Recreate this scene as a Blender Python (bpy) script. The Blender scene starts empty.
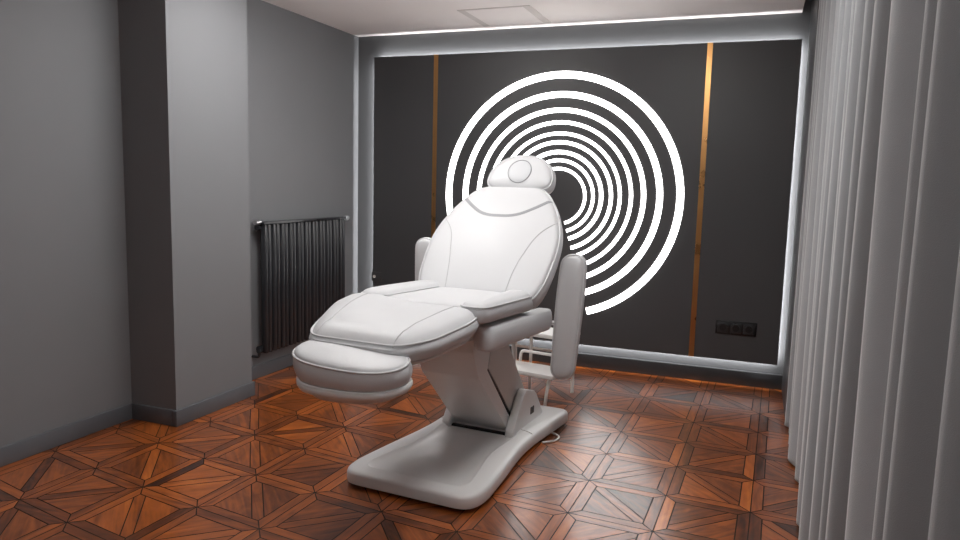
import bpy, bmesh, math, random
from mathutils import Vector, Matrix
from mathutils.bvhtree import BVHTree
random.seed(7)
PI = math.pi
SC = bpy.context.scene
COL = SC.collection

# ------------------------------------------------------------------ scene settings
SC.view_settings.view_transform = 'Standard'
SC.view_settings.look = 'None'
SC.view_settings.gamma = 1
SC.view_settings.use_curve_mapping = False
SC.view_settings.exposure = 0.0

# ------------------------------------------------------------------ materials
def srgb(r, g, b):
    f = lambda c: ((c/255+0.055)/1.055)**2.4 if c > 10 else c/255/12.92
    return (f(r), f(g), f(b), 1)

def mat(name, col, rough=0.5, metal=0.0, bump=0.0, bscale=200.0, var=0.0, vscale=3.0, coat=0.0, spec=0.5, sheen=0.0, rvar=0.0):
    m = bpy.data.materials.new(name); m.use_nodes = True
    nt = m.node_tree; N = nt.nodes; Lk = nt.links
    p = N['Principled BSDF']
    p.inputs['Base Color'].default_value = col
    p.inputs['Roughness'].default_value = rough
    p.inputs['Metallic'].default_value = metal
    p.inputs['Specular IOR Level'].default_value = spec
    p.inputs['Coat Weight'].default_value = coat
    if sheen: p.inputs['Sheen Weight'].default_value = sheen
    tc = N.new('ShaderNodeTexCoord')
    if var or rvar:
        nz = N.new('ShaderNodeTexNoise'); nz.inputs['Scale'].default_value = vscale; nz.inputs['Detail'].default_value = 6
        Lk.new(tc.outputs['Object'], nz.inputs['Vector'])
        if var:
            mx = N.new('ShaderNodeMix'); mx.data_type = 'RGBA'
            mx.inputs['A'].default_value = tuple(c*(1-var) for c in col[:3]) + (1,)
            mx.inputs['B'].default_value = tuple(min(1, c*(1+var)) for c in col[:3]) + (1,)
            Lk.new(nz.outputs['Fac'], mx.inputs['Factor']); Lk.new(mx.outputs['Result'], p.inputs['Base Color'])
        if rvar:
            mr = N.new('ShaderNodeMapRange')
            mr.inputs['To Min'].default_value = max(0, rough-rvar); mr.inputs['To Max'].default_value = min(1, rough+rvar)
            Lk.new(nz.outputs['Fac'], mr.inputs['Value']); Lk.new(mr.outputs['Result'], p.inputs['Roughness'])
    if bump:
        nb = N.new('ShaderNodeTexNoise'); nb.inputs['Scale'].default_value = bscale; nb.inputs['Detail'].default_value = 4
        Lk.new(tc.outputs['Object'], nb.inputs['Vector'])
        b = N.new('ShaderNodeBump'); b.inputs['Strength'].default_value = bump; b.inputs['Distance'].default_value = 0.002
        Lk.new(nb.outputs['Fac'], b.inputs['Height']); Lk.new(b.outputs['Normal'], p.inputs['Normal'])
    return m

def emit(name, col, strength):
    m = bpy.data.materials.new(name); m.use_nodes = True
    p = m.node_tree.nodes['Principled BSDF']
    p.inputs['Base Color'].default_value = (0.8, 0.8, 0.8, 1)
    p.inputs['Emission Color'].default_value = col
    p.inputs['Emission Strength'].default_value = strength
    return m

M = {}
M['wall'] = mat('grey_wall_paint', srgb(121, 122, 125), 0.72, bump=0.15, bscale=350, var=0.04)
M['wall_dark'] = mat('dark_grey_wall_paint', srgb(86, 87, 89), 0.6, bump=0.15, bscale=350, var=0.04)
M['panel'] = mat('dark_panel_lacquer', srgb(74, 74, 76), 0.40, var=0.06, vscale=2.0, rvar=0.05)
M['base'] = mat('grey_skirting_paint', srgb(92, 94, 98), 0.45, var=0.03)
M['base_dark'] = mat('dark_skirting_paint', srgb(62, 63, 65), 0.45, var=0.03)
M['ceil'] = mat('ceiling_paint', srgb(244, 239, 237), 0.9, bump=0.08, bscale=300, var=0.02)
M['hatch'] = mat('hatch_paint', srgb(240, 235, 233), 0.8, var=0.02)
M['groove'] = mat('groove_shade', srgb(214, 209, 206), 0.8, var=0.02)
M['gold'] = mat('brushed_brass', srgb(206, 154, 98), 0.3, 1.0, var=0.12, vscale=9, rvar=0.1)
M['leather'] = mat('white_leather', srgb(210, 211, 213), 0.46, bump=0.12, bscale=420, var=0.015, vscale=8)
M['piping'] = mat('white_piping', srgb(212, 213, 215), 0.5, bump=0.1, bscale=500)
M['seam'] = mat('grey_stitching', srgb(184, 184, 186), 0.6, bump=0.1, bscale=700)
M['trim'] = mat('grey_trim_ribbon', srgb(150, 152, 155), 0.5, bump=0.1, bscale=600)
M['plug'] = mat('white_plug_leather', srgb(204, 206, 209), 0.48, bump=0.12, bscale=420)
M['plastic'] = mat('white_plastic', srgb(232, 231, 230), 0.34, var=0.015, vscale=5, rvar=0.05)
M['plastic2'] = mat('warm_white_plastic', srgb(214, 211, 208), 0.36, var=0.015, vscale=5, rvar=0.05)
M['black'] = mat('black_plastic', srgb(22, 22, 23), 0.35, rvar=0.1)
M['socket'] = mat('black_socket_plastic', srgb(24, 24, 25), 0.3, rvar=0.1)
M['insert'] = mat('highlit_socket_insert', srgb(52, 52, 54), 0.28, rvar=0.1)  # highlights on the black inserts put into a lighter colour
M['rubber'] = mat('dark_rubber', srgb(30, 30, 31), 0.7, bump=0.1)
M['steel'] = mat('chrome', srgb(226, 226, 228), 0.28, 1.0, rvar=0.05)
M['rad'] = mat('anthracite_radiator', srgb(46, 47, 50), 0.2, 0.0, spec=0.5, rvar=0.04)
M['stool'] = mat('white_powder_coat', srgb(238, 236, 233), 0.4, bump=0.05, bscale=400)
M['curtain'] = mat('grey_velvet_curtain', srgb(132, 134, 137), 0.75, bump=0.3, bscale=700, var=0.06, vscale=14, sheen=0.7)
M['ring'] = emit('ring_light_diffuser', (1, 0.985, 0.97, 1), 6.0)
M['tape'] = emit('led_tape', (1, 1, 1, 1), 20.0)
M['lamp'] = emit('ceiling_lamp_diffuser', (1, 0.985, 0.97, 1), 19.0)

# parquet: per-piece tone comes from an attribute, grain runs along each piece's own UV
def parquet():
    m = bpy.data.materials.new('parquet_wood'); m.use_nodes = True
    nt = m.node_tree; N = nt.nodes; Lk = nt.links; p = N['Principled BSDF']
    uv = N.new('ShaderNodeUVMap'); uv.uv_map = 'grain'
    mp = N.new('ShaderNodeMapping'); mp.inputs['Scale'].default_value = (3.0, 42.0, 1)
    Lk.new(uv.outputs['UV'], mp.inputs['Vector'])
    n1 = N.new('ShaderNodeTexNoise'); n1.inputs['Scale'].default_value = 1.0; n1.inputs['Detail'].default_value = 8; n1.inputs['Distortion'].default_value = 0.7
    Lk.new(mp.outputs['Vector'], n1.inputs['Vector'])
    mp2 = N.new('ShaderNodeMapping'); mp2.inputs['Scale'].default_value = (5.0, 13.0, 1)
    Lk.new(uv.outputs['UV'], mp2.inputs['Vector'])
    n2 = N.new('ShaderNodeTexNoise'); n2.inputs['Scale'].default_value = 1.0; n2.inputs['Detail'].default_value = 5; n2.inputs['Distortion'].default_value = 1.6
    Lk.new(mp2.outputs['Vector'], n2.inputs['Vector'])
    at = N.new('ShaderNodeAttribute'); at.attribute_name = 'tone'
    ad = N.new('ShaderNodeMath'); ad.operation = 'MULTIPLY_ADD'; ad.inputs[1].default_value = 0.75; ad.inputs[2].default_value = -0.375
    Lk.new(n1.outputs['Fac'], ad.inputs[0])
    ad3 = N.new('ShaderNodeMath'); ad3.operation = 'MULTIPLY_ADD'; ad3.inputs[1].default_value = 0.6; ad3.inputs[2].default_value = -0.3
    Lk.new(n2.outputs['Fac'], ad3.inputs[0])
    s1 = N.new('ShaderNodeMath'); s1.operation = 'ADD'; Lk.new(ad.outputs[0], s1.inputs[0]); Lk.new(ad3.outputs[0], s1.inputs[1])
    s2 = N.new('ShaderNodeMath'); s2.operation = 'ADD'; Lk.new(s1.outputs[0], s2.inputs[0]); Lk.new(at.outputs['Fac'], s2.inputs[1])
    cr = N.new('ShaderNodeValToRGB'); e = cr.color_ramp.elements
    e[0].position = 0.0; e[0].color = srgb(58, 28, 12)
    e[1].position = 1.0; e[1].color = srgb(216, 130, 56)
    a = cr.color_ramp.elements.new(0.33); a.color = srgb(122, 62, 22)
    a = cr.color_ramp.elements.new(0.66); a.color = srgb(178, 94, 34)
    Lk.new(s2.outputs[0], cr.inputs['Fac']); Lk.new(cr.outputs['Color'], p.inputs['Base Color'])
    mr = N.new('ShaderNodeMapRange'); mr.inputs['To Min'].default_value = 0.26; mr.inputs['To Max'].default_value = 0.40
    Lk.new(n1.outputs['Fac'], mr.inputs['Value']); Lk.new(mr.outputs['Result'], p.inputs['Roughness'])
    b = N.new('ShaderNodeBump'); b.inputs['Strength'].default_value = 0.12; b.inputs['Distance'].default_value = 0.002
    Lk.new(n1.outputs['Fac'], b.inputs['Height']); Lk.new(b.outputs['Normal'], p.inputs['Normal'])
    p.inputs['Coat Weight'].default_value = 0.8; p.inputs['Coat Roughness'].default_value = 0.22
    return m
M['parquet'] = parquet()
M['joint'] = mat('parquet_joint', srgb(30, 15, 8), 0.6)

# ------------------------------------------------------------------ object helpers
def tag(o, label, cat, group=None):
    o['label'] = label; o['category'] = cat
    if group: o['group'] = group
    return o

def obj(name, bm, m, parent=None, smooth=True, angle=35):
    me = bpy.data.meshes.new(name)
    bmesh.ops.recalc_face_normals(bm, faces=bm.faces)
    bm.to_mesh(me); bm.free()
    if smooth:
        for f in me.polygons: f.use_smooth = True
        me.set_sharp_from_angle(angle=math.radians(angle))
    for mm in (m if isinstance(m, (list, tuple)) else [m]): me.materials.append(mm)
    o = bpy.data.objects.new(name, me); COL.objects.link(o)
    if parent: o.parent = parent
    return o

def struct(name, bm, m, smooth=True):
    o = obj(name, bm, m, None, smooth); o['kind'] = 'structure'; return o

def empty(name, loc, rz=0):
    o = bpy.data.objects.new(name, None); o.location = loc; o.rotation_euler = (0, 0, rz)
    o.empty_display_size = 0.1; COL.objects.link(o); return o

def add_box(bm, x0, x1, y0, y1, z0, z1, bev=0.0, seg=2, mtx=None):
    b = bmesh.new()
    vs = [b.verts.new((x, y, z)) for z in (z0, z1) for y in (y0, y1) for x in (x0, x1)]
    for q in ((0, 2, 3, 1), (4, 5, 7, 6), (0, 1, 5, 4), (2, 6, 7, 3), (0, 4, 6, 2), (1, 3, 7, 5)): b.faces.new([vs[i] for i in q])
    if bev: bmesh.ops.bevel(b, geom=list(b.edges), offset=bev, segments=seg, profile=0.5, affect='EDGES')
    if mtx: b.transform(mtx)
    merge(bm, b)
    return bm

def merge(bm, b):
    mp = {v: bm.verts.new(v.co) for v in b.verts}
    for f in b.faces: bm.faces.new([mp[v] for v in f.verts])
    b.free()

def box(*a, **k): return add_box(bmesh.new(), *a, **k)

def add_prism(bm, pts, x0, x1, bev=0.0, seg=2):
    # polygon in (y, z) pushed along x
    b = bmesh.new()
    A = [b.verts.new((x0, y, z)) for y, z in pts]; B = [b.verts.new((x1, y, z)) for y, z in pts]
    b.faces.new(A); b.faces.new(B[::-1])
    n = len(pts)
    for i in range(n): b.faces.new((A[i], B[i], B[(i+1) % n], A[(i+1) % n]))
    if bev: bmesh.ops.bevel(b, geom=list(b.edges), offset=bev, segments=seg, profile=0.5, affect='EDGES')
    merge(bm, b)
    return bm

def add_tube(bm, path, r, n=12, closed=False):
    P = [Vector(p) for p in path]; m = len(P); rings = []
    up = None
    for i in range(m):
        if closed: t = (P[(i+1) % m]-P[i-1]).normalized()
        else: t = (P[min(i+1, m-1)]-P[max(i-1, 0)]).normalized()
        if up is None:
            up = Vector((0, 0, 1)) if abs(t.z) < 0.9 else Vector((1, 0, 0))
        u = (up-t*up.dot(t)).normalized(); up = u
        w = t.cross(u)
        rr = r[i] if isinstance(r, (list, tuple)) else r
        rings.append([bm.verts.new(P[i]+(u*math.cos(2*PI*k/n)+w*math.sin(2*PI*k/n))*rr) for k in range(n)])
    for i in range(m if closed else m-1):
        A, B = rings[i], rings[(i+1) % m]
        for k in range(n): bm.faces.new((A[k], A[(k+1) % n], B[(k+1) % n], B[k]))
    if not closed:
        bm.faces.new(rings[0][::-1]); bm.faces.new(rings[-1])
    return bm

def arc_path(pts, r=0.03, n=6):
    # polyline with rounded bends
    P = [Vector(p) for p in pts]; out = [P[0]]
    for i in range(1, len(P)-1):
        a, b, c = P[i-1], P[i], P[i+1]
        d = min(r, (a-b).length*0.49, (c-b).length*0.49)
        p0 = b+(a-b).normalized()*d; p1 = b+(c-b).normalized()*d
        for k in range(n+1):
            t = k/n; out.append(p0*(1-t)**2+b*2*t*(1-t)+p1*t*t)
    out.append(P[-1]); return out

def roundpoly(pts, n_arc=8):
    # pts: (x, y, corner radius), counter-clockwise
    out = []; m = len(pts)
    for i in range(m):
        a = Vector(pts[i-1][:2]); b = Vector(pts[i][:2]); c = Vector(pts[(i+1) % m][:2]); r = pts[i][2]
        if r <= 0: out.append(b); continue
        u = (a-b).normalized(); w = (c-b).normalized()
        d = min(r, (a-b).length*0.49, (c-b).length*0.49)
        p0 = b+u*d; p1 = b+w*d
        for k in range(n_arc+1):
            t = k/n_arc; out.append(p0*(1-t)**2+b*2*t*(1-t)+p1*t*t)
    return out

def resample(pts, n):
    P = pts+[pts[0]]; L = [0]
    for i in range(len(P)-1): L.append(L[-1]+(P[i+1]-P[i]).length)
    out = []; j = 0
    for k in range(n):
        s = L[-1]*k/n
        while L[j+1] < s: j += 1
        t = (s-L[j])/max(1e-9, L[j+1]-L[j]); out.append(P[j].lerp(P[j+1], t))
    return out

def smoothloop(pts, it=1):
    for _ in range(it):
        m = len(pts); pts = [(pts[i-1]+pts[i]*2+pts[(i+1) % m])/4 for i in range(m)]
    return pts

def offset(pts, d):
    m = len(pts); out = []
    for i in range(m):
        t = (pts[(i+1) % m]-pts[i-1]).normalized()
        out.append(pts[i]+Vector((-t.y, t.x))*d)       # inwards for a counter-clockwise loop
    return out

def pad(outline, h, crown=0.02, soft=0.02, bulge=0.004, f=None, flat_bottom=True, n=120, crownf=None, cscale=None, smooth_it=1):
    """A cushion: outline (CCW loop in x, y), wall height h up to the seam, crowned top. Returns bmesh, seam loop, top BVH."""
    O = smoothloop(resample(outline, n), smooth_it)
    cx = sum(p.x for p in O)/n; cy = sum(p.y for p in O)/n
    if cscale: cx, cy = cscale
    C = Vector((cx, cy))
    bm = bmesh.new(); f = f or (lambda x, y, z: (x, y, z))
    spec = [(0.022, 0.0), (0.006, 0.004), (0.0, 0.016)]
    for k in range(1, 5):
        t = k/5; spec.append((-bulge*math.sin(PI*t), 0.016+(h-0.022)*t))
    spec += [(0.001, h-0.004), (0.004, h), (soft*0.35, h+soft*0.38), (soft*0.75, h+soft*0.62), (soft*1.2, h+soft*0.8)]
    loops = [[(p.x, p.y, z) for p in offset(O, d)] for d, z in spec]
    base = offset(O, soft*1.2); z0 = h+soft*0.8
    K = 9
    for k in range(1, K):
        t = 1-k/K
        lp = []
        for p in base:
            q = C+(p-C)*t
            lp.append((q.x, q.y, z0+crown*(1-t*t)))
        loops.append(lp)
    if crownf:
        for li in range(len(spec)-5, len(loops)):
            loops[li] = [(x, y, z+crownf(x, y)*(1 if li >= len(spec) else 0.35)) for x, y, z in loops[li]]
    rings = [[bm.verts.new(f(*v)) for v in lp] for lp in loops]
    for a, b in zip(rings, rings[1:]):
        for i in range(n): bm.faces.new((a[i], a[(i+1) % n], b[(i+1) % n], b[i]))
    zc = z0+crown+(crownf(cx, cy) if crownf else 0)
    cv = bm.verts.new(f(cx, cy, zc)); last = rings[-1]
    for i in range(n): bm.faces.new((last[i], last[(i+1) % n], cv))
    bm.faces.new(rings[0][::-1])
    seam = [f(p.x, p.y, h) for p in offset(O, 0.001)]
    return bm, seam

def stitch(bm_src, plan, f, r=0.0022, up=0.4, lift=0.0006, n=30):
    """Tube lying on a cushion's top along a polyline given in its own plan coordinates."""
    bm_src.faces.ensure_lookup_table(); bv = BVHTree.FromBMesh(bm_src)
    P = [Vector(p).to_3d() for p in plan]
    P = [p.to_2d() for p in arc_path(P, 0.08, 8)]
    L = [0]
    for a, b in zip(P, P[1:]): L.append(L[-1]+(b-a).length)
    path = []; j = 0
    for k in range(n+1):
        s = L[-1]*k/n
        while j < len(L)-2 and L[j+1] < s: j += 1
        t = (s-L[j])/max(1e-9, L[j+1]-L[j]); q = P[j].lerp(P[j+1], t)
        a = Vector(f(q.x, q.y, up)); b = Vector(f(q.x, q.y, up-1)); d = (b-a).normalized()
        hit = bv.ray_cast(a, d)
        if hit[0]: path.append(hit[0]-d*lift)
    return path

# ------------------------------------------------------------------ room
H = 2.4
XL, XR = -0.085, 3.32
YF = -6.4
struct('wall_back', box(-0.4, XR+0.2, 0.0, 0.2, 0, 2.75), M['wall_dark'])
struct('wall_left', box(-0.4, 0.0, -1.7, 0.0, 0, 2.55), M['wall'])
struct('wall_left_column', box(-0.4, 0.22, -2.195, -1.593, 0, 2.55), M['wall'])
struct('wall_left_front', box(-0.4, XL, YF, -2.195, 0, 2.55), M['wall'])
struct('wall_right', box(XR, XR+0.2, YF, 0.0, 0, 2.75), M['wall'])
struct('wall_right_shade_strip', box(3.204, XR+0.1, -0.75, 0.0, 0, 2.75), M['panel'])  # dark block added for the shaded band between panel and curtain
struct('wall_front', box(-0.4, XR+0.2, YF-0.2, YF, 0, 2.75), M['wall'])
b = box(-0.4, 3.155, YF, 0.0, H, H+0.15)
add_box(b, 3.155, XR+0.2, YF, 0.0, 2.56, 2.7)
struct('ceiling', b, M['ceil'])

# skirting boards
def skirting(name, segs, m, h=0.085, t=0.014):
    b = bmesh.new()
    for x0, x1, y0, y1 in segs: add_box(b, x0, x1, y0, y1, 0, h, 0.003, 2)
    return struct(name, b, m)
skirting('baseboard_left', [(-0.02, 0.014, -1.593, -0.022)], M['base'])
skirting('baseboard_column', [(0.2, 0.234, -2.209, -1.579), (XL, 0.2, -2.209, -2.19), (-0.02, 0.2, -1.6, -1.579)], M['base'])
skirting('baseboard_left_front', [(XL-0.02, XL+0.014, YF, -2.2)], M['base'])
skirting('baseboard_back', [(0.0, 3.32, -0.022, 0.01)], M['base_dark'], h=0.098)

# parquet floor, each wood piece a face of its own tone over a dark joint bed
def build_floor():
    bm = bmesh.new(); uvl = bm.loops.layers.uv.new('grain'); tl = bm.loops.layers.float_color.new('tone')
    sx, sy = 0.337, 0.350; ox, oy = 2.36, -1.98; g = 0.0026; w = 0.046
    rnd = random.Random(3)
    def warp(p):
        dx = p[0]-ox; dy = p[1]-oy      # the parquet was laid slightly out of square with the walls
        return Vector((p[0]+0.026*dy, p[1]-0.06*dx+(0.034*dx*dx if dx < 0 else 0)))
    def piece(pts, ang, zz=0.0):
        pts = [warp(p) for p in pts]
        # shrink by the joint and lay down
        c = sum((Vector(p) for p in pts), Vector((0, 0)))/len(pts)
        q = [Vector(p) for p in pts]; m = len(q); out = []
        for i in range(m):
            a, p, d = q[i-1], q[i], q[(i+1) % m]
            e1 = (p-a).normalized(); e2 = (d-p).normalized()
            n1 = Vector((-e1.y, e1.x)); n2 = Vector((-e2.y, e2.x))
            k = 1+n1.dot(n2)
            out.append(p+(n1+n2)*(g/max(0.35, k)))
        x0, x1, y0, y1 = XL-0.02, XR+0.02, YF-0.02, 0.02
        f = bm.faces.new([bm.verts.new((p.x, p.y, zz)) for p in out])
        tone = min(1.0, max(0.0, rnd.gauss(0.45, 0.12) - (0.25 if rnd.random() < 0.1 else 0)))
        ca, sa = math.cos(ang), math.sin(ang); du, dv = rnd.random()*50, rnd.random()*50
        for l in f.loops:
            x, y = l.vert.co.x-c.x, l.vert.co.y-c.y
            l[uvl].uv = (x*ca+y*sa+du, -x*sa+y*ca+dv); l[tl] = (tone, tone, tone, 1)
        f.material_index = 0
    for i in range(-9, 4):
        for j in range(-14, 7):
            X0, Y0 = ox+i*sx, oy+j*sy; X1, Y1 = X0+sx, Y0+sy
            if X0 > XR+0.1 or X1 < XL-0.3 or Y0 > 0.12 or Y1 < YF-0.3: continue
            # mitred frame strips
            piece([(X0, Y0), (X1, Y0), (X1-w, Y0+w), (X0+w, Y0+w)], 0)
            piece([(X1, Y0), (X1, Y1), (X1-w, Y1-w), (X1-w, Y0+w)], PI/2)
            piece([(X1, Y1), (X0, Y1), (X0+w, Y1-w), (X1-w, Y1-w)], 0)
            piece([(X0, Y1), (X0, Y0), (X0+w, Y0+w), (X0+w, Y1-w)], PI/2)
            a, b_, c, d = X0+w, Y0+w, X1-w, Y1-w
            s = 0.034
            flip = (i+j) % 2 == 0
            if flip:   # diagonal from lower left to upper right
                piece([(a, b_), (a+s, b_), (c, d-s), (c, d), (c-s, d), (a, b_+s)], PI/4)
                piece([(a+s, b_), (c, b_), (c, d-s)], PI/4)
                piece([(a, b_+s), (c-s, d), (a, d)], PI/4)
            else:
                piece([(c, b_), (c, b_+s), (a+s, d), (a, d), (a, d-s), (c-s, b_)], -PI/4)
                piece([(a, b_), (c-s, b_), (a, d-s)], -PI/4)
                piece([(c, b_+s), (c, d), (a+s, d)], -PI/4)
    # bed
    vs = [bm.verts.new(p) for p in ((-0.4, YF, -0.0012), (XR+0.2, YF, -0.0012), (XR+0.2, 0.3, -0.0012), (-0.4, 0.3, -0.0012))]
    f = bm.faces.new(vs); f.material_index = 1
    me = bpy.data.meshes.new('floor'); 
    bm.to_mesh(me); bm.free()
    me.materials.append(M['parquet']); me.materials.append(M['joint'])
    o = bpy.data.objects.new('floor', me); COL.objects.link(o); o['kind'] = 'structure'
build_floor()

# ------------------------------------------------------------------ feature panel, strips, ring lights, cove light
PX0, PX1, PZ0, PZ1, PY = 0.167, 3.166, 0.170, 2.232, -0.05
b = box(PX0, PX1, PY, PY+0.018, PZ0, PZ1, 0.0015, 1)
add_box(b, PX0+0.11, PX1-0.11, PY+0.018, 0.0, PZ0+0.11, PZ1-0.11)
o = struct('trim_1', b, M['panel'])
for gx, lab in ((0.6875, 'slim vertical brass strip left of the ring lights, partly behind the white chair'), (2.624, 'slim vertical brass strip right of the ring lights, full height beside the triple socket')):
    o = obj('brass_strip', box(gx-0.017, gx+0.017, PY-0.003, PY+0.002, PZ0, PZ1, 0.0006, 1), M['gold'])
    tag(o, lab, 'metal strip', 'brass strips on the dark feature panel')

RC = (1.652, 1.220)
RR = [(0.812, 0.868), (0.681, 0.731), (0.579, 0.619), (0.498, 0.531), (0.423, 0.454), (0.361, 0.394), (0.292, 0.327), (0.237, 0.267), (0.180, 0.209)]
RL = ['outermost and largest of the glowing white arcs on the dark panel',
      'second glowing white arc, counted inwards from the outermost',
      'third glowing white arc, counted inwards from the outermost',
      'fourth glowing white arc, counted inwards from the outermost',
      'fifth and middle glowing white arc of the nine nested arcs',
      'fourth smallest glowing white arc, counted from the innermost',
      'third smallest glowing white arc, counted from the innermost',
      'second smallest glowing white arc, just around the innermost one',
      'innermost and smallest glowing white arc, around the plain dark disc']
A0, A1 = math.radians(-73.3), math.radians(253.3)
for (r0, r1), lab in zip(RR, RL):
    r0, r1 = r0+0.004, r1-0.004
    bm = bmesh.new(); n = 120; rings = []
    for k in range(n+1):
        a = A0+(A1-A0)*k/n; ca, sa = math.cos(a), math.sin(a)
        rings.append([bm.verts.new((RC[0]+r*ca, y, RC[1]+r*sa)) for r, y in ((r0, PY+0.004), (r0, PY-0.003), (r0+0.002, PY-0.005), (r1-0.002, PY-0.005), (r1, PY-0.003), (r1, PY+0.004))])
    for p, q in zip(rings, rings[1:]):
        for k in range(6): bm.faces.new((p[k], p[(k+1) % 6], q[(k+1) % 6], q[k]))
    bm.faces.new(rings[0]); bm.faces.new(rings[-1][::-1])
    tag(obj('ring_light', bm, M['ring']), lab, 'light', 'nested ring lights on the back wall')

# LED tapes hidden behind the panel's edge wash the wall around it
d = 0.022; ty0, ty1 = PY+0.0185, PY+0.0215
for nm, bx in (('top', (PX0+0.03, PX1-0.02, ty0, ty1, PZ1-d-0.004, PZ1-d)), ('bottom', (PX0+0.03, PX1-0.02, ty0, ty1, PZ0+d, PZ0+d+0.004)),
               ('left', (PX0+d, PX0+d+0.004, ty0, ty1, PZ0+0.03, PZ1-0.04)), ('right', (PX1-d-0.004, PX1-d, ty0, ty1, PZ0+0.03, PZ1-0.03))):
    side = {'top': 'along the top edge, under the ceiling', 'bottom': 'along the bottom edge, above the skirting board', 'left': 'along the left edge, beside the radiator wall', 'right': 'along the right edge, beside the curtain'}[nm]
    o = obj('light_strip', box(*bx), M['tape'])
    ar = bpy.data.lights.new('strip_light', 'AREA'); ar.shape = 'RECTANGLE'; ar.size_y = 0.004
    horiz = nm in ('top', 'bottom'); ar.size = (bx[1]-bx[0]) if horiz else (bx[5]-bx[4]); ar.energy = 2.1*ar.size
    lo = bpy.data.objects.new('strip_light', ar); COL.objects.link(lo); lo.parent = o
    outw = {'top': Vector((0, 0, 1)), 'bottom': Vector((0, 0, -1)), 'left': Vector((-1, 0, 0)), 'right': Vector((1, 0, 0))}[nm]
    zax = -(outw*0.8+Vector((0, 1, 0))*0.6).normalized(); xax = Vector((1, 0, 0)) if horiz else Vector((0, 0, 1)); yax = zax.cross(xax)
    c = Vector(((bx[0]+bx[1])/2, bx[3], (bx[4]+bx[5])/2))+outw*0.004+Vector((0, 0.001, 0))
    lo.matrix_world = Matrix(((xax.x, yax.x, zax.x, c.x), (xax.y, yax.y, zax.y, c.y), (xax.z, yax.z, zax.z, c.z), (0, 0, 0, 1)))
    tag(o, 'glowing white light strip behind the dark panel ' + side, 'light', 'light strips around the dark panel')

# ------------------------------------------------------------------ ceiling hatch and lamp
t = empty('ceiling_hatch', (1.335, -0.375, H))
tag(t, 'square flush access hatch in the pale ceiling near the back wall', 'ceiling hatch')
b = bmesh.new(); s = 0.245
for bx in ((-s, s, -s, -s+0.006), (-s, s, s-0.006, s), (-s, -s+0.05, -s+0.006, s-0.006), (s-0.05, s, -s+0.006, s-0.006)):
    add_box(b, *bx, -0.004, 0.01)
obj('frame', b, M['groove'], t)
obj('hatch_door', box(-s+0.05, s-0.05, -s+0.008, s-0.008, -0.006, 0.008, 0.002, 1), M['hatch'], t)

def lamp(x, y, lab, w=0.30):
    t = empty('ceiling_lamp', (x, y, H)); tag(t, lab, 'lamp', 'square ceiling lamps')
    b = bmesh.new()
    for bx in ((-w-.02, w+.02, -w-.02, -w), (-w-.02, w+.02, w, w+.02), (-w-.02, -w, -w, w), (w, w+.02, -w, w)): add_box(b, *bx, -0.02, 0.01)
    obj('frame', b, M['stool'], t)
    obj('diffuser', box(-w, w, -w, w, -0.075, -0.005, 0.01), M['lamp'], t)
lamp(1.0, -1.95, 'square white ceiling lamp left above the treatment chair, towards the column', 0.285)
lamp(2.4, -2.35, 'square white ceiling lamp right above the treatment chair, towards the curtain', 0.24)
lamp(2.1, -4.6, 'unseen square fill lamp added in the front half of the room', 0.20)  # unseen fill lamp, added to brighten the chair's front

# ------------------------------------------------------------------ sockets
t = empty('wall_socket', (2.8965, PY, 0.390)); tag(t, 'black triple power socket low on the dark panel beside the right brass strip', 'socket')
obj('frame', box(-0.128, 0.128, -0.010, 0.0, -0.045, 0.045, 0.004, 2), M['socket'], t)
for k in (-1, 0, 1):
    cx = k*0.081
    bm = box(cx-0.034, cx+0.034, -0.014, -0.008, -0.034, 0.034, 0.003, 2)
    add_tube(bm, [(cx, -0.0185, 0), (cx, -0.012, 0)], 0.026, 24)
    so = obj('socket_insert', bm, M['insert'], t)
    hb = bmesh.new()
    add_tube(hb, [(cx, -0.0192, 0), (cx, -0.018, 0)], 0.021, 24)
    for q in (-0.009, 0.009): add_tube(hb, [(cx+q, -0.0196, 0), (cx+q, -0.019, 0)], 0.003, 10)
    obj('recess', hb, M['black'], so)
t = empty('wall_switch', (0.205, PY, 0.545)); tag(t, 'small dark switch plate at the left edge of the dark panel behind the chair', 'switch')
obj('plate', box(-0.045, 0.045, -0.009, 0.0, -0.036, 0.036, 0.003, 2), M['panel'], t)
bm = bmesh.new(); add_tube(bm, [(-0.018, -0.014, 0), (-0.018, -0.008, 0)], 0.012, 18)
k = obj('spot', bm, M['stool'], t); k['label'] = 'small white button'  # small round white spot standing on the plate

# ------------------------------------------------------------------ radiator
t = empty('radiator', (0.0, 0.0, 0.0)); tag(t, 'tall dark grey column radiator on the left wall behind the column', 'radiator')
RX, ry0, ry1, rz0, rz1 = 0.075, -1.300, -0.330, 0.165, 1.018
nc = 11; pitch = (ry1-ry0)/nc
for k in range(nc):
    yc = ry0+(k+0.5)*pitch; bm = bmesh.new()
    for dy in (-0.0185, 0.0185):
        n = 14; A = []
        for z in (rz0+0.012, rz0+0.02, rz1-0.02, rz1-0.012):
            ins = 0.006 if z in (rz0+0.012, rz1-0.012) else 0
            A.append([bm.verts.new((RX+(0.024-ins)*math.cos(2*PI*i/n), yc+dy+(0.0165-ins)*math.sin(2*PI*i/n), z)) for i in range(n)])
        for p, q in zip(A, A[1:]):
            for i in range(n): bm.faces.new((p[i], p[(i+1) % n], q[(i+1) % n], q[i]))
        bm.faces.new(A[0][::-1]); bm.faces.new(A[-1])
    obj('column', bm, M['rad'], t, angle=50)
for z in (rz0+0.04, rz1-0.03):
    bm = bmesh.new(); add_tube(bm, [(RX-0.026, ry0-0.01, z), (RX-0.026, ry1+0.01, z)], 0.02, 16); obj('manifold', bm, M['rad'], t)
obj('top_cover', box(RX-0.045, RX+0.02, ry0, ry1, rz1-0.012, rz1+0.004, 0.003), M['rad'], t)
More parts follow.
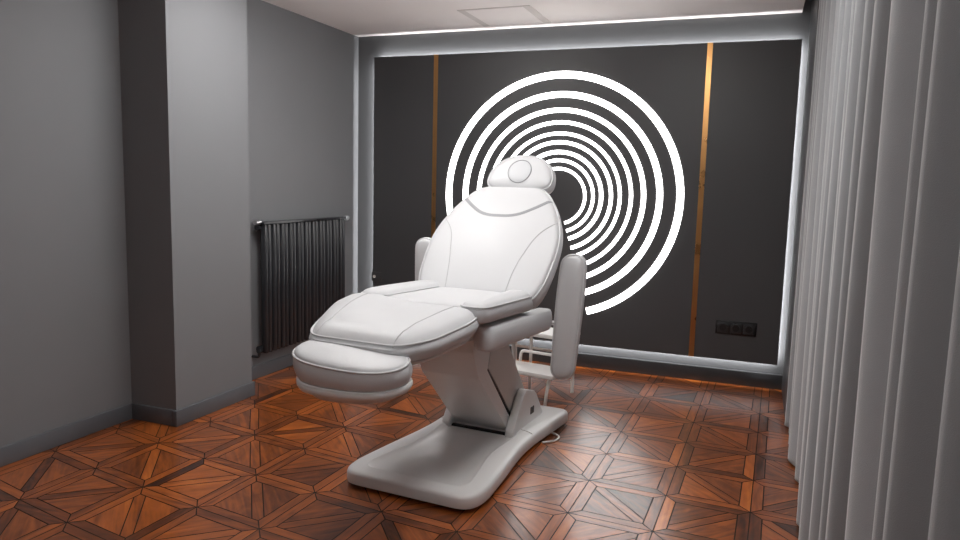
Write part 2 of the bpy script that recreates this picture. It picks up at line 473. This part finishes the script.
bm = bmesh.new()
add_tube(bm, [(RX-0.02, ry1, rz1-0.01), (RX-0.02, ry1+0.05, rz1-0.01)], 0.011, 14); add_tube(bm, [(RX-0.02, ry1+0.05, rz1-0.01), (RX-0.02, ry1+0.085, rz1-0.01)], 0.018, 16)
add_tube(bm, [(RX-0.02, ry1+0.045, rz1-0.01), (0.0, ry1+0.045, rz1-0.01)], 0.009, 12)
k = obj('valve', bm, M['steel'], t); k['label'] = 'chrome valve at the top right end'
bm = bmesh.new(); add_tube(bm, [(RX-0.02, ry0-0.035, rz1+0.002), (RX-0.02, ry0+0.01, rz1+0.002)], 0.016, 16)
k = obj('air_vent', bm, M['steel'], t); k['label'] = 'chrome cap at the top left end'
bm = bmesh.new(); add_tube(bm, [(RX-0.02, ry0-0.02, rz0+0.03), (RX-0.02, ry0+0.02, rz0+0.03)], 0.016, 16); add_tube(bm, arc_path([(RX-0.02, ry0-0.01, rz0+0.03), (RX-0.02, ry0-0.01, rz0-0.012), (0.0, ry0-0.01, rz0-0.012)], 0.02), 0.009, 12)
obj('pipe_connection', bm, M['rad'], t)
for y in (ry0+0.2, ry1-0.2):
    for z in (rz0+0.1, rz1-0.1): obj('wall_bracket', box(0.0, RX-0.02, y-0.012, y+0.012, z-0.012, z+0.012), M['rad'], t)

# ------------------------------------------------------------------ curtain
def curtain():
    ridges = [-0.78, -0.95, -1.13, -1.34, -1.60, -1.87, -2.08, -2.30, -2.46, -2.61, -2.86, -3.07, -3.29, -3.70, -3.79, -4.05, -4.30, -4.55, -4.80, -5.05, -5.3, -5.55, -5.8, -6.05, -6.3]
    rnd = random.Random(5); ys = []; amp = []
    for i, (a, c) in enumerate(zip(ridges, ridges[1:])):
        n = max(10, int(abs(c-a)/0.012)); D = 0.125*min(1, abs(c-a)/0.25)*rnd.uniform(0.8, 1.1)*(0.45 if a > -2.0 else 1)
        for k in range(n):
            t = k/n; ys.append(a+(c-a)*t); amp.append((i, t, D))
    zs = [0.004, 0.03, 0.1, 0.25, 0.5, 0.8, 1.1, 1.4, 1.7, 2.0, 2.2, 2.35, 2.5]
    ph = [rnd.random()*6.28 for _ in ridges]
    bm = bmesh.new(); G = []
    for z in zs:
        row = []; u = z/2.5
        for y, (i, t, D) in zip(ys, amp):
            p = math.sin(PI*t); dep = D*((0.5-0.5*math.cos(2*PI*t))**0.8)*(0.75+0.25*u)
            cr = 0.012*(1-u)*math.sin(ph[i]*(1-t)+ph[i+1]*t)
            yy = y+0.018*(1-u)*math.sin(ph[i]*(1-t)+ph[i+1]*t+1.0)
            row.append(bm.verts.new((3.205+dep+cr, yy, z)))
        G.append(row)
    for a, c in zip(G, G[1:]):
        for k in range(len(a)-1): bm.faces.new((a[k], a[k+1], c[k+1], c[k]))
    o = obj('curtain', bm, M['curtain'], angle=80)
    so = o.modifiers.new('thick', 'SOLIDIFY'); so.thickness = 0.004; so.offset = 1
    sm = o.modifiers.new('smooth', 'SMOOTH'); sm.iterations = 2; sm.factor = 0.5
    tag(o, 'floor-length grey velvet curtain in deep folds along the right side', 'curtain')
curtain()
t = empty('curtain_rail', (3.24, -3.6, 2.56)); tag(t, 'dark curtain rail in the ceiling recess above the grey curtain', 'curtain rail')
obj('track', box(-0.018, 0.018, -2.7, 2.82, -0.03, 0.0, 0.003), M['black'], t)

# ------------------------------------------------------------------ treatment chair
CH = empty('treatment_chair', (1.735, -1.83, 0.0), math.radians(-4))
tag(CH, 'white leather treatment chair on a moulded base in the middle of the room', 'treatment chair')

# base plate
half = [(0.300, -0.672, 0.075), (0.326, -0.56, 0.05), (0.306, -0.35, 0.2), (0.258, 0.05, 0.25), (0.292, 0.42, 0.15), (0.306, 0.61, 0.06)]
poly = [(x+0.012, y, r) for x, y, r in half]+[(-x+0.012, y, r) for x, y, r in half[::-1]]
O = smoothloop(resample(roundpoly(poly, 8), 180), 2)
def inner(p):
    x, y = p.x, p.y
    u = (y+0.67)/1.28
    return Vector(((x-0.012)*(0.76-0.10*u)+0.012, -0.605+0.71*u))
bm = bmesh.new(); loops = []
for dd, z in ((0.016, 0.014), (0.002, 0.018), (0.0, 0.026), (0.0, 0.058), (0.003, 0.066), (0.010, 0.072), (0.03, 0.077)):
    loops.append([(p.x, p.y, z) for p in offset(O, dd)])
I = [inner(p) for p in O]
loops.append([(p.x, p.y, 0.080) for p in I])
loops.append([(p.x, p.y, 0.076) for p in offset(I, 0.006)])
loops.append([(p.x, p.y, 0.064) for p in offset(I, 0.028)])
R_ = [[bm.verts.new(v) for v in lp] for lp in loops]
for a, c in zip(R_, R_[1:]):
    for i in range(len(a)): bm.faces.new((a[i], a[(i+1) % len(a)], c[(i+1) % len(a)], c[i]))
bm.faces.new(R_[0][::-1]); bm.faces.new(R_[-1])
base = obj('base_plate', bm, M['plastic'], CH)
# joint line across each side rim
for s in (-1, 1):
    bm = bmesh.new()
    add_tube(bm, [(s*0.19+0.012, 0.150, 0.0807), (s*0.212+0.012, 0.145, 0.0802), (s*0.236+0.012, 0.140, 0.0787), (s*0.254+0.012, 0.135, 0.0747), (s*0.2655+0.012, 0.13, 0.060), (s*0.2665+0.012, 0.13, 0.022)], 0.0022, 6)
    obj('joint_line', bm, M['groove'], base)
for x, y in ((0.24, -0.55), (-0.24, -0.55), (0.25, 0.54), (-0.25, 0.54)):
    bm = bmesh.new(); add_tube(bm, [(x, y, 0.0), (x, y, 0.014)], 0.022, 18); obj('levelling_foot', bm, M['rubber'], base)

# lifting column: leaning front shell, rear shell, triangular brackets
W = 0.148
bm = add_prism(bmesh.new(), [(0.125, 0.062), (-0.253, 0.430), (-0.320, 0.560), (-0.320, 0.640), (-0.10, 0.640), (-0.170, 0.448), (0.178, 0.096), (0.178, 0.062)], -W, W, 0.006, 2)
col = obj('lift_column', bm, M['plastic'], CH)
bm = add_prism(bmesh.new(), [(0.195, 0.11), (-0.145, 0.455), (-0.08, 0.640), (0.03, 0.640), (0.075, 0.530), (0.33, 0.235), (0.33, 0.11)], -W+0.002, W-0.002, 0.005, 2)
obj('rear_shell', bm, M['plastic2'], CH)
obj('slot', box(-W-0.004, W+0.004, 0.075, 0.15, 0.056, 0.074, 0.002), M['black'], CH)
bm = add_prism(bmesh.new(), [(0.183, 0.098), (-0.164, 0.450), (-0.154, 0.455), (0.193, 0.103)], -W+0.0002, W-0.0002)
obj('shell_gap', bm, M['black'], CH)
for s in (-1, 1):
    x0, x1 = sorted((s*(W+0.004), s*(W+0.05)))
    bm = add_prism(bmesh.new(), [(0.055, 0.060), (0.055, 0.095), (0.195, 0.255), (0.225, 0.268), (0.345, 0.232), (0.362, 0.215), (0.485, 0.075), (0.485, 0.060)], x0, x1, 0.008, 3)
    br = obj('column_bracket', bm, M['plastic'], CH)
    xs = s*(W+0.05)
    bm = bmesh.new()
    for yy in (0.295, 0.322): add_box(bm, xs-0.003, xs+0.003, yy-0.010, yy+0.010, 0.118, 0.156, 0.002, 1)
    obj('power_inlet', bm, M['black'], br)

# under-seat frame
bm = box(-0.19, 0.19, -0.46, 0.20, 0.640, 0.745, 0.012, 2)
obj('seat_frame', bm, M['plastic2'], CH)

def shift(f):
    # the upholstery sits a touch askew on the base
    return lambda x, y, z: (lambda v: (v[0]-0.016*(v[1]+1.0), v[1], v[2]))(f(x, y, z))

def tilted(y0, z0, ang, x0=0.0, along=1):
    ca, sa = math.cos(math.radians(ang)), math.sin(math.radians(ang))
    def f(x, y, z): return (x0+x, y0+y*ca-z*sa, z0+y*sa+z*ca)
    return shift(f)

def cushion(name, outline, h, f, parent=CH, m='leather', seams=(), pipe=0.0042, **k):
    bm, seam = pad(outline, h, f=f, **k)
    paths = [stitch(bm, pl, f) for pl in seams]
    o = obj(name, bm, M[m], parent, angle=60)
    if pipe:
        b = bmesh.new(); add_tube(b, seam, pipe, 8, closed=True); obj('piping', b, M['piping'], o)
    for p in paths:
        if len(p) > 2:
            b = bmesh.new(); add_tube(b, p, 0.0019, 6); obj('stitching', b, M['seam'], o)
    return o

# seat: tilted back a little, y runs 0 (front) to 0.66 (rear)
fs = tilted(-0.525, 0.742, -2.6)
cushion('seat', roundpoly([(-0.235, 0.02, 0.03), (0.235, 0.02, 0.03), (0.235, 0.66, 0.03), (-0.235, 0.66, 0.03)]), 0.050, fs, crown=0.012, soft=0.02)
for s in (-1, 1):
    out = roundpoly([(-0.065, 0.0, 0.05), (0.065, 0.0, 0.05), (0.062, 0.60, 0.045), (-0.062, 0.66, 0.03)])
    if s < 0: out = [Vector((-p.x, p.y)) for p in out][::-1]
    fw = tilted(-0.535, 0.740, -2.6, x0=s*0.243)
    cushion('seat_wing', out, 0.076 if s < 0 else 0.067, fw, crown=0.008, soft=0.028, n=96)
for s in (-1, 1):
    f0 = tilted(-0.475, 0.614, -3.0, x0=s*0.268)
    out = roundpoly([(-0.045, 0.0, 0.03), (0.045, 0.0, 0.03), (0.045, 0.79, 0.025), (-0.045, 0.79, 0.025)])
    cushion('side_bolster', out, 0.095, f0, crown=0.002, soft=0.014, pipe=0, n=90)

# leg rest: y runs 0 (rear) to -0.53 (front)
def sstep(a, b, v):
    t = min(1.0, max(0.0, (v-a)/(b-a))); return t*t*(3-2*t)
fl0 = tilted(-0.50, 0.700, 4.2, x0=-0.010)
def fl(x, y, z): return fl0(x, y, z+max(0.0, -x)*0.150*min(1.0, max(0.0, z-0.02)/0.06)*sstep(0.01, -0.09, y)*sstep(-0.40, -0.20, y))
def legcrown(x, y): return -0.035*max(0.0, (-y-0.34)/0.17)**1.6+0.006*(1+y/0.5)
out = roundpoly([(-0.185, -0.50, 0.05), (0.185, -0.50, 0.05), (0.265, -0.385, 0.11), (0.292, -0.10, 0.12), (0.27, 0.02, 0.06), (-0.20, 0.01, 0.05), (-0.296, -0.085, 0.05), (-0.265, -0.385, 0.11)])
lg = cushion('leg_rest', out, 0.068, fl, crown=0.018, soft=0.046, bulge=0.010, crownf=legcrown,
             seams=[[(-0.20, 0.0), (-0.185, -0.15), (-0.165, -0.49)], [(0.20, 0.0), (0.185, -0.15), (0.165, -0.49)]])
b, _ = pad(roundpoly([(-0.18, -0.485, 0.05), (0.18, -0.485, 0.05), (0.25, -0.38, 0.11), (0.275, -0.10, 0.12), (0.25, 0.0, 0.06), (-0.25, 0.0, 0.06), (-0.275, -0.10, 0.12), (-0.25, -0.38, 0.11)]), 0.018, f=tilted(-0.50, 0.680, 4.2, x0=-0.010), crown=0.0, soft=0.004, bulge=0)
obj('leg_rest_frame', b, M['plastic2'], CH)

# foot rest: half-moon
def halfmoon(a, dep, back, n=40):
    pts = [Vector((a*math.copysign(abs(math.cos(t))**0.75, math.cos(t)), -dep*abs(math.sin(t))**0.85)) for t in [PI+PI*k/n for k in range(n+1)]]
    return pts+[Vector((a*0.93, back)), Vector((a*0.5, back*1.25)), Vector((-a*0.5, back*1.25)), Vector((-a*0.93, back))]
ROLL = math.radians(2.5)
def footf(dz, fat=1.0):
    def f(x, y, z):
        z = (z+dz)*(1-0.75*x*fat)
        x, z = x*math.cos(ROLL)-z*math.sin(ROLL), x*math.sin(ROLL)+z*math.cos(ROLL)
        return tilted(-1.005, 0.590, 10.0, x0=0.006)(x, y, z)
    return f
cushion('foot_rest', halfmoon(0.230, 0.128, 0.050), 0.084, footf(0.012), crown=0.012, soft=0.020, bulge=0.006, smooth_it=3)
b, _ = pad(halfmoon(0.234, 0.132, 0.047), 0.032, f=footf(-0.020), crown=0.0, soft=0.004, bulge=0, smooth_it=3)
add = pad(halfmoon(0.185, 0.10, 0.03), 0.032, f=footf(-0.050), crown=0.0, soft=0.004, bulge=0, smooth_it=3)[0]
merge(b, add)
obj('foot_rest_frame', b, M['plastic'], CH)
bm = bmesh.new()
for s in (-1, 1): add_tube(bm, [Vector(tilted(0, 0, 0)(s*0.11, -1.02, 0.575)), Vector(tilted(0, 0, 0)(s*0.11, -0.60, 0.66))], 0.012, 12)
obj('foot_rest_slide', bm, M['steel'], CH)

# backrest: plan x, s along the recline; n is the front-facing normal
RA = math.radians(48.7)
def recl(x, s, n): return (x, 0.075+s*math.cos(RA)-n*math.sin(RA), 0.745+s*math.sin(RA)+n*math.cos(RA))
fb = lambda x, s, n: recl(x-0.007, s, n)
def crv(x, s): return 0.018*math.exp(-((s-0.30)/0.22)**2)*math.exp(-(x/0.22)**2)
hb = [(0.30, -0.05, 0.05), (0.338, 0.05, 0.08), (0.354, 0.22, 0.15), (0.345, 0.36, 0.15), (0.285, 0.51, 0.12), (0.215, 0.612, 0.07), (0.16, 0.650, 0.05)]
out = roundpoly(hb+[(-x, s, r) for x, s, r in hb[::-1]])
bk_seams = [[(s*0.165-(s < 0)*-0.012, -0.02), (s*0.175, 0.12), (s*0.235, 0.33), (s*0.325, 0.43)] for s in (-1, 1)]
bm, seam = pad(out, 0.072, f=fb, crown=0.012, soft=0.024, bulge=0.006, crownf=crv, n=150)
paths = [stitch(bm, pl, fb) for pl in bk_seams]
strp = stitch(bm, [(-0.262, 0.575), (-0.19, 0.505), (-0.085, 0.425), (0.085, 0.425), (0.19, 0.505), (0.262, 0.575)], fb, lift=-0.001, n=50)
bk = obj('backrest', bm, M['leather'], CH, angle=60)
b = bmesh.new(); add_tube(b, seam, 0.0042, 8, closed=True); obj('piping', b, M['piping'], bk)
for p in paths:
    b = bmesh.new(); add_tube(b, p, 0.0019, 6); obj('stitching', b, M['seam'], bk)
b = bmesh.new()      # flat ribbon sewn across the shoulders
nb = Vector((0, -math.sin(RA), math.cos(RA))); prev = None
for i in range(len(strp)):
    tdir = (strp[min(i+1, len(strp)-1)]-strp[max(i-1, 0)]).normalized(); w = nb.cross(tdir).normalized()*0.0095
    row = [b.verts.new(strp[i]+w*k+nb*hh) for k, hh in ((-1, -0.004), (-0.9, 0.0022), (0, 0.0035), (0.9, 0.0022), (1, -0.004))]
    if prev:
        for k in range(4): b.faces.new((prev[k], prev[k+1], row[k+1], row[k]))
    prev = row
o = obj('neck_trim', b, M['trim'], bk); o['label'] = 'curved grey trim band below the headrest'
b, _ = pad(offset(resample(out, 150), 0.012), 0.028, f=lambda x, s, n: fb(x, s, n-0.03), crown=0.0, soft=0.004, bulge=0, n=150)
obj('backrest_shell', b, M['plastic2'], CH)
obj('backrest_hinge', box(-0.17, 0.17, 0.02, 0.17, 0.655, 0.74, 0.012, 2), M['plastic2'], CH)

# headrest with round plug
HA = math.radians(62)
def headf(x, s_, n): return (x+0.008, 0.585+s_*math.cos(HA)-n*math.sin(HA), 1.322+s_*math.sin(HA)+n*math.cos(HA))
fh = headf
pts = []
for k in range(72):
    a = 2*PI*k/72; ca, sa = math.cos(a), math.sin(a)
    if sa >= 0: pts.append(Vector((0.186*math.copysign(abs(ca)**0.92, ca), 0.158*abs(sa)**0.92-0.045)))
    else: pts.append(Vector((0.186*math.copysign(abs(ca)**0.45, ca)*(1-0.06*abs(sa)), -0.056*abs(sa)**0.7-0.045)))
bm, seam = pad(pts, 0.070, f=fh, crown=0.010, soft=0.022, bulge=0.008, n=110, smooth_it=2)
circ = [Vector((0.065*math.cos(2*PI*k/48), 0.004+0.068*math.sin(2*PI*k/48))) for k in range(48)]
bm.faces.ensure_lookup_table(); bv = BVHTree.FromBMesh(bm)
def drop(p):
    a = Vector(fh(p.x, p.y, 0.4)); d_ = (Vector(fh(p.x, p.y, -0.6))-a).normalized(); return bv.ray_cast(a, d_)[0]
nb = Vector((0, -math.sin(HA), math.cos(HA)))
plug = bmesh.new(); prs = []
for sc, hh in ((1.0, -0.003), (0.985, 0.0006), (0.93, 0.0018), (0.7, 0.0022), (0.4, 0.0022)):
    prs.append([plug.verts.new(drop(Vector((p.x*sc, 0.004+(p.y-0.004)*sc)))+nb*hh) for p in circ])
for a, c in zip(prs, prs[1:]):
    for i in range(48): plug.faces.new((a[i], a[(i+1) % 48], c[(i+1) % 48], c[i]))
plug.faces.new(prs[-1])
ringp = [drop(p)+nb*0.0005 for p in circ]
hd = obj('headrest', bm, M['leather'], CH, angle=60)
b = bmesh.new(); add_tube(b, seam, 0.004, 8, closed=True); obj('piping', b, M['piping'], hd)
pg = obj('face_hole_plug', plug, M['plug'], hd); pg['label'] = 'oval plug in the middle of the headrest'
b = bmesh.new(); add_tube(b, ringp, 0.0026, 6, closed=True); obj('plug_seam', b, M['trim'], hd)
b, _ = pad([Vector((p.x*0.93, (p.y+0.02)*0.93-0.02)) for p in pts], 0.022, f=(lambda x, s, n: headf(x, s, n-0.020)), crown=0.0, soft=0.004, bulge=0, n=90)
obj('headrest_shell', b, M['plastic2'], CH)
bm = bmesh.new()
for s in (-1, 1): add_tube(bm, [fb(s*0.06, 0.48, 0.0), fb(s*0.06, 0.72, 0.0)], 0.009, 12)
obj('headrest_rod', bm, M['steel'], CH)

# swung-up armrest pads beside the backrest
for s, zt in ((1, 0.0), (-1, 0.035)):
    out = roundpoly([(-0.058, -0.315, 0.09), (0.058, -0.315, 0.09), (0.068, 0.10, 0.3), (0.060, 0.31, 0.075), (-0.060, 0.31, 0.075), (-0.068, 0.10, 0.3)])
    def fa(x, y, z, s=s, zt=zt):
        # plan y runs up, front faces the foot end
        a = math.radians(2.0)
        return (s*0.392+x+s*0.055*y-0.004-(s < 0)*0.012, 0.30-z*math.cos(a)+y*math.sin(a), 0.655+zt+y*math.cos(a)+z*math.sin(a))
    ar = cushion('armrest', out, 0.052, fa, crown=0.006, soft=0.02, bulge=0.004, pipe=0.003, n=110)
    bm = bmesh.new()
    add_tube(bm, arc_path([(s*0.376, 0.285, 0.60), (s*0.376, 0.345, 0.60), (s*0.20, 0.345, 0.60), (s*0.16, 0.12, 0.67)], 0.04), 0.012, 12)
    obj('armrest_pivot', bm, M['steel'], CH)
bm = bmesh.new(); add_tube(bm, [(0.075, 0.30, 0.62), (0.085, 0.335, 0.25)], 0.010, 12)
obj('gas_strut', bm, M['plastic2'], CH)

# ------------------------------------------------------------------ step stool behind the chair
ST = empty('step_stool', (1.725, -0.845, 0.0), math.radians(-10))
tag(ST, 'white two-step metal stool on the floor behind the treatment chair', 'step stool')
obj('lower_step', box(-0.245, 0.245, -0.185, 0.03, 0.172, 0.198, 0.006, 2), M['stool'], ST)
obj('upper_step', box(-0.225, 0.225, 0.03, 0.255, 0.362, 0.388, 0.006, 2), M['stool'], ST)
for s in (-1, 1):
    bm = bmesh.new(); add_tube(bm, arc_path([(s*0.195, -0.172, 0.0), (s*0.200, -0.165, 0.09), (s*0.205, -0.135, 0.178)], 0.05), 0.010, 12); lg_ = obj('leg', bm, M['stool'], ST)
    bm = bmesh.new(); add_tube(bm, [(s*0.205, 0.20, 0.0), (s*0.205, 0.19, 0.365)], 0.011, 12); obj('leg', bm, M['stool'], ST)
    bm = bmesh.new(); add_tube(bm, [(s*0.205, 0.05, 0.185), (s*0.205, 0.05, 0.365)], 0.010, 12); obj('upright', bm, M['stool'], ST)
    bm = bmesh.new(); add_tube(bm, [(s*0.205, 0.19, 0.178), (s*0.205, -0.02, 0.178)], 0.008, 10); obj('side_rail', bm, M['stool'], ST)
bm = bmesh.new(); add_tube(bm, [(-0.205, 0.192, 0.25), (0.205, 0.192, 0.25)], 0.009, 12); obj('cross_rail', bm, M['stool'], ST)
bm = bmesh.new(); add_tube(bm, arc_path([(-0.09, 0.045, 0.195), (-0.085, 0.045, 0.262), (0.205, 0.045, 0.262)], 0.03), 0.010, 12); obj('cross_rail', bm, M['stool'], ST)
bm = bmesh.new(); add_tube(bm, [(-0.045, 0.10, 0.0), (-0.045, 0.10, 0.365)], 0.010, 12); obj('upright', bm, M['stool'], ST)

# mains cable loop beside the base
bm = bmesh.new()
pts = [(2.045, -1.470, 0.006), (2.070, -1.480, 0.006), (2.100, -1.510, 0.006), (2.100, -1.570, 0.006), (2.065, -1.610, 0.006), (2.040, -1.630, 0.006)]
add_tube(bm, arc_path(pts, 0.03), 0.005, 10)
o = obj('power_cable', bm, M['stool']); tag(o, 'short white cable loop on the parquet at the right edge of the chair base', 'cable')

# ------------------------------------------------------------------ world and camera
w = bpy.data.worlds.new('World'); SC.world = w; w.use_nodes = True
w.node_tree.nodes['Background'].inputs['Color'].default_value = (0.02, 0.02, 0.02, 1)
cam = bpy.data.cameras.new('camera'); co = bpy.data.objects.new('camera', cam); COL.objects.link(co)
f_, p_, r_, h_ = 720.13, 0.122, 0.025, -0.3654
fwd = Vector((math.sin(h_)*math.cos(p_), math.cos(h_)*math.cos(p_), -math.sin(p_)))
right = fwd.cross(Vector((0, 0, 1))).normalized(); up = right.cross(fwd)
R2 = right*math.cos(r_)+up*math.sin(r_); U2 = -right*math.sin(r_)+up*math.cos(r_)
co.matrix_world = Matrix(((R2.x, U2.x, -fwd.x, 2.9818), (R2.y, U2.y, -fwd.y, -5.0318), (R2.z, U2.z, -fwd.z, 1.3086), (0, 0, 0, 1)))
cam.sensor_width = 36; cam.sensor_fit = 'HORIZONTAL'; cam.lens = f_*36/960; cam.clip_start = 0.05
SC.camera = co
